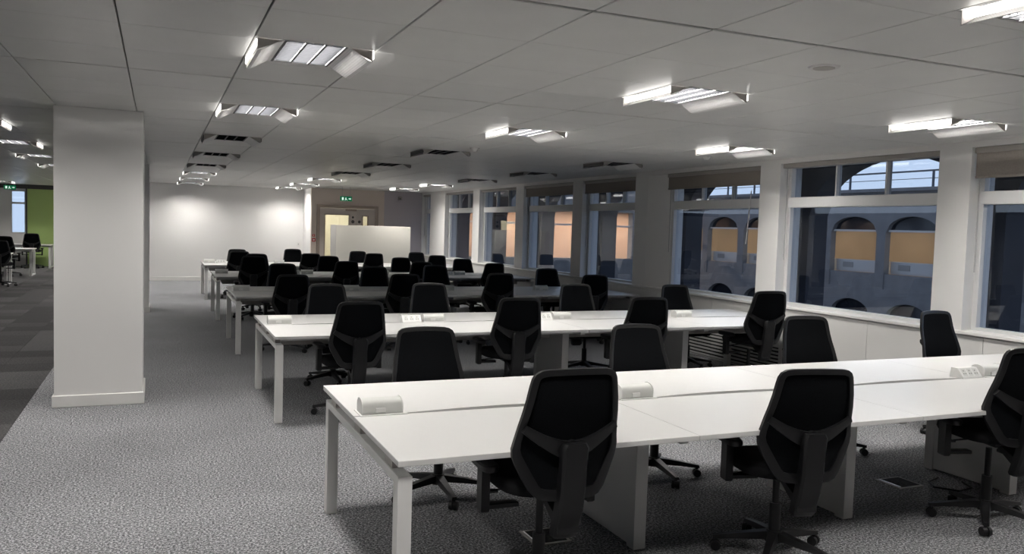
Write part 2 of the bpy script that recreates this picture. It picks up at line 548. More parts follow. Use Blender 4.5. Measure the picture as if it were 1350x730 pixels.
# ------------------------------------------------------------------ arcade and courtyard outside
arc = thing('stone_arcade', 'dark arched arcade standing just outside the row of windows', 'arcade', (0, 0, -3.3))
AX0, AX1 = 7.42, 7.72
for k in range(-1, 9):
    yc = 6.78 + 2.585 * (k)
    half = 1.16
    segs = 18
    pts = [(yc - half + 2 * half * i / segs) for i in range(segs + 1)]
    poly = [(yc - 1.2925, 8.3), (yc - 1.2925, 5.25), (yc - half, 5.25)]
    poly += [(q, 5.25 + 0.66 * math.sqrt(max(0, 1 - ((q - yc) / half) ** 2))) for q in pts[1:-1]]
    poly += [(yc + half, 5.25), (yc + 1.2925, 5.25), (yc + 1.2925, 8.3)]
    # arch band built as quads so that the concave outline is clean
    mb = MB()
    for i in range(segs):
        za = 5.25 + 0.66 * math.sqrt(max(0, 1 - ((pts[i] - yc) / half) ** 2))
        zb = 5.25 + 0.66 * math.sqrt(max(0, 1 - ((pts[i + 1] - yc) / half) ** 2))
        mb.prism([(pts[i], za), (pts[i + 1], zb), (pts[i + 1], 8.3), (pts[i], 8.3)], 'x', AX0, AX1)
    mb.box(AX0, AX1, yc - 1.2925, yc - half, 5.25, 8.3).box(AX0, AX1, yc + half, yc + 1.2925, 5.25, 8.3)
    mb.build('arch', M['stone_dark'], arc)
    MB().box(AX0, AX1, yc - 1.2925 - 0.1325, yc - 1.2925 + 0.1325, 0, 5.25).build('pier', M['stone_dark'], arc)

gr = struct(MB().box(7.3, 60, -20, 80, -3.42, -3.3).build('trim_2', M['ground']))

def arched_bay(par, x0, x1, yc, pitch, half, zs, zc, zbot, ztop, m, axis='x'):
    """one bay of a facade: two half piers, a spandrel below and an arch band above"""
    mb = MB()
    def pr(poly):
        mb.prism(poly, axis, x0, x1)
    pr([(yc - pitch / 2, zbot), (yc - half, zbot), (yc - half, ztop), (yc - pitch / 2, ztop)])
    pr([(yc + half, zbot), (yc + pitch / 2, zbot), (yc + pitch / 2, ztop), (yc + half, ztop)])
    N = 14
    for i in range(N):
        a = yc - half + 2 * half * i / N
        b = yc - half + 2 * half * (i + 1) / N
        za = zs + (zc - zs) * math.sqrt(max(0, 1 - ((a - yc) / half) ** 2))
        zb = zs + (zc - zs) * math.sqrt(max(0, 1 - ((b - yc) / half) ** 2))
        pr([(a, za), (b, zb), (b, ztop), (a, ztop)])
    return mb.build('arch_bay', m, par)

OX = 24.0
opp = thing('office_block', 'blue grey office block across the courtyard with rows of arched lit windows', 'building', (0, 0, -3.3))
for k in range(-3, 9):
    yc = 23.36 + 2.6 * (k - 2)
    arched_bay(opp, OX, OX + 0.25, yc, 2.6, 1.1, 5.22, 5.82, 3.2, 6.7, M['stone'])
    arched_bay(opp, OX, OX + 0.4, yc, 2.6, 0.98, 2.1, 2.75, 0.0, 3.2, M['stone'])
    MB().box(OX + 0.05, OX + 0.2, yc - 1.1, yc + 1.1, 3.2, 3.75).build('spandrel', M['stone'], opp)
    MB().box(OX + 0.2, OX + 0.26, yc - 0.98, yc + 0.98, 0.0, 2.8).build('lower_pane', M['dark_pane'], opp)
    MB().box(OX + 0.18, OX + 0.22, yc - 1.1, yc + 1.1, 5.34, 5.85).build('upper_pane', M['dark_pane'], opp)
    t_ = MB().box(OX + 0.1, OX + 0.17, yc - 1.1, yc + 1.1, 5.27, 5.34).build('transom', M['office_white'], opp)
    MB().box(OX + 0.45, OX + 0.65, yc - 1.2, yc + 1.2, 3.75, 4.2).build('radiator_casing', M['office_white'], opp)
    g_ = MB().box(OX + 0.43, OX + 0.45, yc + 0.35, yc + 0.85, 3.9, 4.1).build('vent', M['tray'], opp)
Y0o, Y1o = 23.36 - 5 * 2.6 - 1.3, 23.36 + 6 * 2.6 + 1.3
MB().box(OX - 0.15, OX + 0.4, Y0o, Y1o, 6.7, 6.82).build('parapet', M['stone'], opp)
MB().box(OX + 0.4, OX + 6.2, Y0o, Y1o, 6.0, 6.7).build('roof', M['stone'], opp)
MB().box(OX + 0.4, OX + 6.2, Y0o, Y1o, 3.1, 3.3).build('upper_floor', M['stone'], opp)
MB().box(OX + 4.2, OX + 4.4, Y0o, Y1o, 3.3, 6.0).build('inner_wall', M['tan'], opp)
for ye in (Y0o, Y1o - 0.3):
    MB().box(OX + 0.4, OX + 6.2, ye, ye + 0.3, 0, 6.0).build('side_wall', M['stone'], opp)
rl = MB().box(OX + 0.1, OX + 0.14, Y0o, Y1o, 7.36, 7.42).box(OX + 0.1, OX + 0.14, Y0o, Y1o, 7.12, 7.14).build('handrail', M['rail'], opp)
for k in range(18):
    yy = Y0o + 0.1 + k * (Y1o - Y0o - 0.2) / 17
    MB().box(OX + 0.09, OX + 0.15, yy - 0.03, yy + 0.03, 6.82, 7.42).build('handrail_post', M['rail'], rl)
for k in range(9):
    yy = Y0o + 1.6 + k * 3.4
    MB().rbox(OX + 2.3, OX + 2.55, yy - 0.7, yy + 0.7, 5.93, 5.985, 0.005).build('strip_light', emit('far_office_lamp_%d' % k, (1, 0.93, 0.82), 7.0), opp)
    ld = bpy.data.lights.new('far_office_light', 'AREA')
    ld.shape, ld.size, ld.size_y, ld.energy, ld.color = 'RECTANGLE', 0.3, 1.4, 38, (1, 0.83, 0.62)
    lo = bpy.data.objects.new('far_office_light', ld)
    COL.objects.link(lo)
    lo.location = (OX + 2.42, yy, 5.92)
    lo.parent = opp

# end wing of the courtyard
WY = 34.0
wing = thing('courtyard_wing', 'end wing closing the courtyard with tall orange lit windows', 'building', (0, 0, -3.3))
for k in range(6):
    xc = 9.5 + 2.6 * k
    mb = MB()
    mb.box(xc - 1.3, xc - 1.0, WY, WY + 0.4, 0, 7.2).box(xc + 1.0, xc + 1.3, WY, WY + 0.4, 0, 7.2)
    mb.box(xc - 1.0, xc + 1.0, WY, WY + 0.4, 5.9, 7.2).box(xc - 1.0, xc + 1.0, WY, WY + 0.4, 2.6, 3.7).box(xc - 1.0, xc + 1.0, WY + 0.1, WY + 0.4, 0, 2.6)
    mb.build('wall_bay', M['stone'], wing)
    MB().box(xc - 1.0, xc + 1.0, WY + 0.15, WY + 0.22, 5.2, 5.28).build('transom', M['office_white'], wing)
MB().box(8.2, 23.8, WY + 0.4, WY + 4.2, 6.0, 7.2).build('roof', M['stone'], wing)
MB().box(8.2, 23.8, WY + 0.4, WY + 4.2, 3.1, 3.3).build('upper_floor', M['stone'], wing)
MB().box(8.2, 23.8, WY + 3.0, WY + 3.2, 3.3, 6.0).build('inner_wall', M['peach'], wing)
for k in range(5):
    ld = bpy.data.lights.new('wing_light', 'AREA')
    ld.shape, ld.size, ld.size_y, ld.energy, ld.color = 'RECTANGLE', 1.4, 0.3, 130, (1, 0.80, 0.62)
    lo = bpy.data.objects.new('wing_light', ld)
    COL.objects.link(lo)
    lo.location = (10 + 3 * k, WY + 1.6, 5.93)
    lo.parent = wing

# ------------------------------------------------------------------ double door
dr = struct(MB().box(3.93, 4.01, DOORW - 0.04, DOORW + 0.12, 0, 2.17).box(5.53, 5.61, DOORW - 0.04, DOORW + 0.12, 0, 2.17)
            .box(4.01, 5.53, DOORW - 0.04, DOORW + 0.12, 2.09, 2.17).build('door_1', M['door_frame']))
def leaf(x0, x1, gx0, gx1, gz0, gz1):
    ya, yb = DOORW + 0.0, DOORW + 0.045
    l = MB().box(x0, gx0, ya, yb, 0.01, 2.085).box(gx1, x1, ya, yb, 0.01, 2.085).box(gx0, gx1, ya, yb, 0.01, gz0).box(gx0, gx1, ya, yb, gz1, 2.085)\
        .build('leaf', M['door'], dr)
    MB().box(gx0 - 0.025, gx0, ya - 0.012, yb + 0.012, gz0 - 0.025, gz1 + 0.025).box(gx1, gx1 + 0.025, ya - 0.012, yb + 0.012, gz0 - 0.025, gz1 + 0.025)\
        .box(gx0, gx1, ya - 0.012, yb + 0.012, gz0 - 0.025, gz0).box(gx0, gx1, ya - 0.012, yb + 0.012, gz1, gz1 + 0.025).build('glazing_bead', M['door_frame'], l)
    MB().box(gx0, gx1, ya + 0.018, ya + 0.024, gz0, gz1).build('vision_panel', M['door_glass'], l)
    return l
l1 = leaf(4.015, 5.005, 4.16, 4.80, 0.25, 1.90)
l2 = leaf(5.012, 5.525, 5.19, 5.32, 1.0, 1.88)
for (xx, zz, r_, m_, l_) in [(4.91, 1.85, 0.03, 'dark_metal', l1), (4.91, 1.73, 0.045, 'dark_metal', l1), (4.91, 1.60, 0.03, 'tray', l1),
                             (5.09, 1.73, 0.04, 'dark_metal', l2), (5.09, 1.60, 0.03, 'tray', l2)]:
    MB().cyl((xx, DOORW - 0.006, zz), (xx, DOORW + 0.0, zz), r_, r_, 16).build('door_sign', M[m_], l_)
MB().rbox(4.7, 5.0, DOORW - 0.05, DOORW - 0.0, 2.02, 2.07, 0.005).build('door_closer', M['door_frame'], l1)
MB().tube([(4.95, DOORW - 0.0, 0.85), (4.95, DOORW - 0.06, 0.85), (4.95, DOORW - 0.06, 1.2), (4.95, DOORW - 0.0, 1.2)], 0.011, 8).build('handle', M['steel'], l1)
# lit corridor behind the doors
cor = struct(MB().box(3.95, 6.2, DOORW + 2.6, DOORW + 2.7, 0, 2.5).box(3.95, 4.0, DOORW + 0.15, DOORW + 2.6, 0, 2.5).box(6.1, 6.2, DOORW + 0.14, DOORW + 2.6, 0, 2.5)
             .box(3.95, 6.2, DOORW + 0.15, DOORW + 2.7, 2.5, 2.6).box(3.94, 6.2, DOORW + 0.14, DOORW + 2.7, -0.05, 0.0).build('wall_corridor', M['corridor']))
ld = bpy.data.lights.new('corridor_light', 'AREA')
ld.shape, ld.size, ld.size_y, ld.energy, ld.color = 'RECTANGLE', 1.2, 0.4, 40, (1, 0.95, 0.84)
lo = bpy.data.objects.new('corridor_light', ld)
COL.objects.link(lo)
lo.location = (4.9, DOORW + 1.5, 2.45)

# red fire call point left of the door
cp = thing('fire_call_point', 'red break glass fire call point on the wall left of the door', 'alarm', (3.855, DOORW, 1.21))
MB().rbox(-0.045, 0.045, -0.04, 0.0, -0.045, 0.045, 0.006).build('case', M['red'], cp)
MB().box(-0.025, 0.025, -0.043, -0.04, -0.02, 0.02).build('glass_plate', M['socket'], cp)
pl = thing('call_point_sign', 'small red square fire sign on the wall above the call point', 'sign', (3.855, DOORW, 1.33))
MB().box(-0.035, 0.035, -0.004, 0.0, -0.03, 0.03).build('plate', M['red'], pl)
MB().box(-0.012, 0.012, -0.006, -0.004, -0.018, 0.015).build('pictogram', M['socket'], pl)
th = thing('wall_switch', 'small white switch plate low on the white back wall corner', 'switch', (3.66, BACK, 1.05))
MB().rbox(-0.04, 0.04, -0.012, 0.0, -0.06, 0.06, 0.003).build('plate', M['trim'], th)
MB().box(-0.012, 0.012, -0.018, -0.012, -0.02, 0.02).build('rocker', M['cord'], th)

def exit_sign(x, y, z, label, w=0.30, h=0.12, rod=True):
    e = thing('exit_sign', label, 'sign', (x, y, z))
    MB().rbox(-w / 2, w / 2, -0.012, 0.012, 0, h, 0.003).build('panel', M['green_sign'], e)
    p = MB()
    yy0, yy1 = -0.0145, -0.012
    p.box(-0.11, -0.065, yy0, yy1, 0.025, 0.095)                                   # doorway
    p.prism([(-0.02, 0.085), (-0.008, 0.098), (0.004, 0.085), (-0.008, 0.072)], 'y', yy0, yy1)    # head
    p.prism([(-0.03, 0.07), (0.0, 0.07), (0.012, 0.05), (-0.018, 0.045)], 'y', yy0, yy1)          # body
    p.prism([(-0.018, 0.047), (0.004, 0.047), (-0.02, 0.022), (-0.04, 0.02)], 'y', yy0, yy1)
    p.prism([(0.0, 0.05), (0.012, 0.047), (0.03, 0.02), (0.018, 0.018)], 'y', yy0, yy1)
    p.prism([(0.06, 0.05), (0.06, 0.07), (0.095, 0.07), (0.095, 0.05)], 'y', yy0, yy1)            # arrow
    p.prism([(0.095, 0.035), (0.095, 0.085), (0.125, 0.06)], 'y', yy0, yy1)
    p.build('pictogram', M['white_sign'], e)
    if rod:
        for sx in (-0.1, 0.1):
            MB().tube([(sx, 0, h), (sx, 0, CEIL - z)], 0.004, 6).build('hanging_rod', M['cord'], e)
    return e
exit_sign(4.40, 21.0, 2.245, 'green running man exit sign hanging in front of the double door')
exit_sign(-3.93, 27.6, 2.36, 'green exit sign hanging at the far left edge of the room')

# ------------------------------------------------------------------ ceiling lights
FL = FIX_Y1 - FIX_Y0 - 0.01       # length of a light along y
def make_light(on):
    t = thing('ceiling_light', 'x', 'light')
    w, l = CW / 2 - 0.003, FL / 2
    hs = MB()
    hs.box(-w, w, -l, l, 0.10, 0.105)
    hs.box(-w, -w + 0.004, -l, l, 0.0, 0.10).box(w - 0.004, w, -l, l, 0.0, 0.10)
    hs.box(-w, w, -l, -l + 0.004, 0.0, 0.10).box(-w, w, l - 0.004, l, 0.0, 0.10)
    hs.build('housing', M['lamp_white'], t)
    bl = MB()
    n = 18
    for i in range(n + 1):
        yy = -l + 0.01 + (2 * l - 0.02) * i / n
        bl.box(-0.150, 0.150, yy - 0.0012, yy + 0.0012, 0.002, 0.019)
    stuff(bl.build('louvre', M['louvre'], t))
    for xx in (-0.156, -0.05, 0.05, 0.156):
        MB().box(xx - 0.006, xx + 0.006, -l + 0.004, l - 0.004, -0.003, 0.012).build('divider_bar', M['lamp_dark'], t)
    for s in (-1, 1):
        prof = [(0.162, 0.0), (0.19, -0.010), (0.22, -0.026), (0.25, -0.045), (0.275, -0.058), (0.297, -0.063)]
        ring = [(s * a, b) for a, b in prof] + [(s * a, b + 0.003) for a, b in reversed(prof)]
        wg = MB()
        for i in range(len(prof) - 1):
            (a0, b0), (a1, b1) = prof[i], prof[i + 1]
            wg.prism([(s * a0, b0), (s * a1, b1), (s * a1, b1 + 0.003), (s * a0, b0 + 0.003)], 'y', -l + 0.005, l - 0.005)
        wo = wg.build('wing', M['lamp_wing'], t, True)
        for e in (-1, 1):
            poly = [(s * 0.165, 0.0), (s * 0.297, -0.058), (s * 0.297, 0.0)]
            MB().prism(poly, 'y', e * (l - 0.012), e * (l - 0.009)).build('end_cheek', M['tray'], wo)
        MB().box(min(s * 0.3, s * 0.306), max(s * 0.3, s * 0.306), -l + 0.006, l - 0.05, -0.044, -0.008).build('side_strip', M['strip_on' if on else 'strip_off'], t)
    if on:
        ld = bpy.data.lights.new('lamp', 'AREA')
        ld.shape, ld.size, ld.size_y, ld.energy, ld.color = 'RECTANGLE', 0.28, FL - 0.06, LAMP_W, (1.0, 0.965, 0.92)
        lo = bpy.data.objects.new('lamp', ld)
        COL.objects.link(lo)
        lo.location = (0, 0, 0.03)
        lo.parent = t
    return t
L_ON, L_OFF = make_light(True), make_light(False)
used = {True: False, False: False}
ROWN = {1: 'left row of the main room', 5: 'middle row', 9: 'row beside the windows', -3: 'row left of the near column', -7: 'far left row'}
OFF = {(1, 2), (1, 3), (1, 4), (5, 2), (5, 3), (5, 4), (9, 2), (9, 3), (9, 4)}
for i in (1, 5, 9, -3, -7):
    for k in range(-2, 10):
        y = CY0 - CD + CD * k + (FIX_Y0 + FIX_Y1) / 2
        x = CX0 + CW * (i + 0.5)
        if i > 0 and y > 22.3 and not (i in (1, 5) and y < 23.3):
            continue
        if i == -3 and (y > 29 or y < 0):
            continue
        if i == -7 and y < 24:
            continue
        on = (i, k) not in OFF
        src = L_ON if on else L_OFF
        if not used[on]:
            o = src
            used[on] = True
        else:
            o = copy_tree(src)
        o.location = (x, y, CEIL)
        st = 'lit' if on else 'unlit'
        if (k < 0 and not (i == 5 and k == -1)) or (i == -3 and k < 2):
            o['label'] = '%s louvre ceiling light overhead off frame, %s, %s from rear' % (st, ROWN[i], ORD[k + 2])
            o['group'] = 'ceiling lights overhead, outside the photograph, ' + ROWN[i]
        else:
            kk = k + 1 if i == 5 else (k if i != -3 else k - 2)
            if i == -7: kk = max(0, k - 8)
            o['label'] = '%s louvre ceiling light, %s from front, %s' % (st, ORD[max(0, kk)] if kk < 9 else 'last', ROWN[i])
            o['group'] = 'recessed ceiling lights'

spk = thing('ceiling_speaker', 'round grey speaker grille flush in the ceiling at upper right', 'speaker', (3.33, 3.51, CEIL))
MB().cyl((0, 0, -0.008), (0, 0, 0.0), 0.078, 0.085, 28).build('rim', M['lamp_white'], spk, True)
MB().cyl((0, 0, -0.010), (0, 0, -0.0082), 0.058, 0.058, 28).build('grille', M['tray'], spk)
for (x, y, lab) in [(3.41, 9.12, 'white round smoke detector on the ceiling above the second bench'),
                    (6.0, 8.15, 'small white sensor on the ceiling near the second window pier')]:
    sm = thing('smoke_detector', lab, 'detector', (x, y, CEIL))
    MB().cyl((0, 0, -0.012), (0, 0, 0.0), 0.055, 0.06, 20).build('base', M['lamp_white'], sm, True)
    MB().cyl((0, 0, -0.045), (0, 0, -0.012), 0.028, 0.045, 20).build('sensor_head', M['trim'], sm, True)
cm = thing('wall_sensor', 'small grey sensor box high on the lilac wall', 'sensor', (6.22, DOORW, 2.42))
MB().rbox(-0.05, 0.05, -0.05, 0, -0.05, 0.05, 0.006).build('case', M['tray'], cm)
MB().cyl((0, -0.062, -0.01), (0, -0.05, -0.01), 0.02, 0.025, 14).build('lens', M['lamp_dark'], cm, True)

# ------------------------------------------------------------------ benches
BX, BL, BW, BH, TT = 0.887, 1.4603, 1.6278, 0.73, 0.025
ROWS_Y = [3.1467, 6.9127, 10.676, 14.439, 18.202]
RNAME = ['front', 'second', 'third', 'fourth', 'fifth']

def scallop_top(x0, x1, y0, y1):
    """far desktop: its inner edge (y0 side) curves away for cables"""
    n = 14
    inner = []
    for i in range(n + 1):
        t = i / n
        u = min(1.0, max(0.0, (t - 0.18) / 0.76))
        inner.append((x0 + (x1 - x0) * t, y0 + 0.05 * math.sin(PI * u) ** 0.8 if 0 < u < 1 else y0))
    mb = MB()
    for i in range(n):
        (a, b), (c, d) = inner[i], inner[i + 1]
        mb.prism([(a, b), (c, d), (c, y1), (a, y1)], 'z', BH - TT, BH)
    return mb

def make_bench():
    t = thing('bench_desk', 'x', 'desk')
    cy = BW / 2
    for k in range(4):
        x0, x1 = BL * k + 0.0015, BL * (k + 1) - 0.0015
        MB().rbox(x0, x1, 0, cy - 0.006, BH - TT, BH, 0.002).build('desktop', M['desk'], t)
        scallop_top(x0, x1, cy + 0.006, BW).build('desktop', M['desk'], t)
    L4 = 4 * BL
    # goal post end frames: two square posts and a rail set below the tops
    for x0 in (0.012, L4 - 0.072):
        f = MB().rbox(x0, x0 + 0.06, 0.10, BW - 0.10, 0.615, 0.655, 0.003).build('end_rail', M['desk_metal'], t)
        for y0 in (0.035, BW - 0.105):
            MB().rbox(x0, x0 + 0.06, y0, y0 + 0.07, 0.0, 0.655, 0.003).build('leg', M['desk_metal'], t)
            MB().cyl((x0 + 0.03, y0 + 0.035, -0.0), (x0 + 0.03, y0 + 0.035, 0.012), 0.034, 0.034, 12).build('foot', M['tray'], t)
        for y0 in (0.16, cy - 0.06, BW - 0.28):
            MB().rbox(x0 + 0.008, x0 + 0.05, y0, y0 + 0.12, 0.655, BH - TT, 0.002).build('spacer', M['tray'], t)
    # beams along the bench
    for y0 in (0.33, BW - 0.38):
        MB().rbox(0.05, L4 - 0.05, y0, y0 + 0.05, 0.645, BH - TT - 0.004, 0.003).build('beam', M['desk_metal'], t)
    # recessed panel legs under the inner joints
    for k in (1, 2, 3):
        xx = BL * k
        MB().rbox(xx - 0.03, xx + 0.03, 0.50, BW - 0.50, 0.012, 0.60, 0.003).build('panel_leg', M['desk_metal'], t)
        MB().rbox(xx - 0.036, xx + 0.036, 0.48, 0.55, 0.0, 0.645, 0.003).build('leg', M['desk_metal'], t)
        MB().rbox(xx - 0.036, xx + 0.036, BW - 0.55, BW - 0.48, 0.0, 0.645, 0.003).build('leg', M['desk_metal'], t)
        MB().rbox(xx - 0.025, xx + 0.025, 0.12, BW - 0.12, 0.66, BH - TT - 0.001, 0.003).build('cross_rail', M['desk_metal'], t)
    for k in range(4):
        x0, x1 = BL * k + 0.14, BL * (k + 1) - 0.08
        MB().box(x0, x1, cy - 0.13, cy + 0.13, 0.56, 0.563).box(x0, x1, cy - 0.13, cy - 0.127, 0.563, 0.65).box(x0, x1, cy + 0.127, cy + 0.13, 0.563, 0.65)\
            .build('cable_tray', M['tray'], t)
    return t
bench = make_bench()
BLAB = ['long white bench desk nearest the camera, in bright light', 'long white bench desk, second from the camera',
        'long bench desk, third from the camera, in dim light', 'long bench desk, fourth from the camera, in dim light',
        'long white bench desk farthest away, by the back wall']
for k, y in enumerate(ROWS_Y):
    o = bench if k == 0 else copy_tree(bench)
    o.location = (BX, y, 0)
    o['label'] = BLAB[k]
    o['group'] = 'white bench desks in the main room'

# power modules: half round cover beside a socket box
def make_module():
    t = thing('power_module', 'x', 'power module')
    n = 12
    arc_ = [(0.052 * math.cos(PI * 0.5 - PI * 1.25 * (i / n) + PI * 0.62) , 0.042 + 0.044 * math.sin(PI * 0.5 - PI * 1.25 * (i / n) + PI * 0.62)) for i in range(n + 1)]
    # rounded hood running along x
    prof = [(-0.05, 0.0), (-0.052, 0.03)] + [(-0.052 * math.cos(a), 0.042 + 0.036 * math.sin(a)) for a in [PI * i / 10 for i in range(11)]] + [(0.052, 0.03), (0.05, 0.0)]
    MB().prism(prof, 'x', 0.006, 0.204).build('hood', M['module'], t, True)
    for x0 in (0.0, 0.204):
        pf = [(a * 1.08, b * 1.04) for a, b in prof]
        MB().prism(pf, 'x', x0, x0 + 0.006).build('end_plate', M['socket'], t)
    MB().rbox(0.07, 0.12, -0.058, -0.05, 0.010, 0.034, 0.002).build('latch', M['socket'], t)
    MB().rbox(-0.01, 0.23, -0.078, 0.078, 0.0, 0.004, 0.001).build('base_plate', M['socket'], t)
    return t
def make_socket_box():
    t = thing('socket_box', 'x', 'socket box')
    prof = [(-0.055, 0.0), (-0.05, 0.012), (-0.005, 0.068), (0.045, 0.068), (0.055, 0.0)]
    MB().prism(prof, 'x', 0.0, 0.19).build('body', M['socket'], t)
    def on_face(u, v):                      # u along x, v up the sloping face
        a = Vector((u, -0.05, 0.012))
        d = Vector((0, 0.045, 0.056)).normalized()
        return a + d * v
    nrm = Vector((0, -0.056, 0.045)).normalized()
    for q in range(3):
        u0 = 0.02 + q * 0.056
        hole = MB()
        for (du, dv) in ((0.018, 0.048), (0.009, 0.026), (0.028, 0.026)):
            c = on_face(u0 + du, dv)
            hole.cyl(c - nrm * 0.001, c + nrm * 0.0012, 0.0042, 0.0042, 6)
        sk = MB()
        pts = [on_face(u0, 0.008), on_face(u0 + 0.04, 0.008), on_face(u0 + 0.04, 0.064), on_face(u0, 0.064)]
        sk.loft([[p_ - nrm * 0.001 for p_ in pts], [p_ + nrm * 0.0006 for p_ in pts]])
        s_ = sk.build('socket', M['module'], t)
        hole.build('pin_holes', M['hole'], s_)
    return t
mod, sbox = make_module(), make_socket_box()
first_m = first_s = True
MX = [0.04, BL + 0.06, 2 * BL + 0.02, 3 * BL + 0.1]
OPENED = {(0, 3): -0.24, (1, 1): -0.22, (1, 2): -0.21, (3, 1): -0.22, (2, 2): -0.22, (4, 0): 0.25, (3, 3): -0.22}
for r_i, y in enumerate(ROWS_Y):
    for k, mx in enumerate(MX):
        o = mod if first_m else copy_tree(mod)
        first_m = False
        o.location = (BX + mx, y + BW / 2 + 0.055, BH + 0.0005)
        o['label'] = 'pale half-round power module on %s bench desk, %s from its left end' % (RNAME[r_i], ORD[k])
        o['group'] = 'power modules on the bench desks'
        if (r_i, k) in OPENED:
            s_ = sbox if first_s else copy_tree(sbox)
            first_s = False
            s_.location = (BX + mx + OPENED[(r_i, k)], y + BW / 2 + 0.03, BH + 0.0005)
            s_['label'] = 'white sloping socket box beside the %s power module of the %s bench desk' % (ORD[k], RNAME[r_i])
            s_['group'] = 'socket boxes on the bench desks'

# ------------------------------------------------------------------ chairs
def lerp(a, b, t):
    return a + (b - a) * t

BACK_PTS = [(0.470, 0.112), (0.478, 0.134), (0.50, 0.156), (0.55, 0.184), (0.60, 0.210), (0.635, 0.226), (0.665, 0.231), (0.70, 0.227), (0.76, 0.217), (0.82, 0.207),
            (0.88, 0.197), (0.94, 0.187), (0.968, 0.181), (0.985, 0.172), (0.995, 0.156), (1.0, 0.130)]
def back_y(x, z):
    base = -0.30 - 0.055 * ((z - 0.47) / 0.53) + 0.03 * math.sin(PI * min(1, max(0, (z - 0.45) / 0.4)))
    return base + 0.75 * x * x

def outline():
    right = [(w, z) for z, w in BACK_PTS]
    left = [(-w, z) for z, w in reversed(BACK_PTS)]
    top = [(0.065, 1.003), (0.0, 1.004), (-0.065, 1.003)]
    bot = [(-0.06, 0.466), (0.0, 0.466), (0.06, 0.466)]
    return right + top + left + bot

def band(pts2, a, b, closed=True, normals=None):
    """swept bar along a 2D path on the curved back: a = half width in plane, b = half depth"""
    n = len(pts2)
    rings = []
    for i in range(n):
        p0 = Vector(pts2[(i - 1) % n] if closed or i > 0 else pts2[i])
        p1 = Vector(pts2[(i + 1) % n] if closed or i < n - 1 else pts2[i])
        t = (p1 - p0).normalized()
        nr = Vector((-t.y, t.x))
        aa = a[i] if isinstance(a, list) else a
        bb = b[i] if isinstance(b, list) else b
        ring = []
        for j in range(10):
            th = 2 * PI * j / 10
            u = aa * max(-0.85, min(0.85, 1.15 * math.cos(th)))
            v = bb * max(-0.85, min(0.85, 1.15 * math.sin(th)))
            q = Vector(pts2[i]) + nr * u
            ring.append((q.x, back_y(q.x, q.y) + v, q.y))
        rings.append(ring)
    mb = MB()
    if closed:
        rings.append(rings[0])
        mb.loft(rings, caps=False)
    else:
        mb.loft(rings)
    return mb

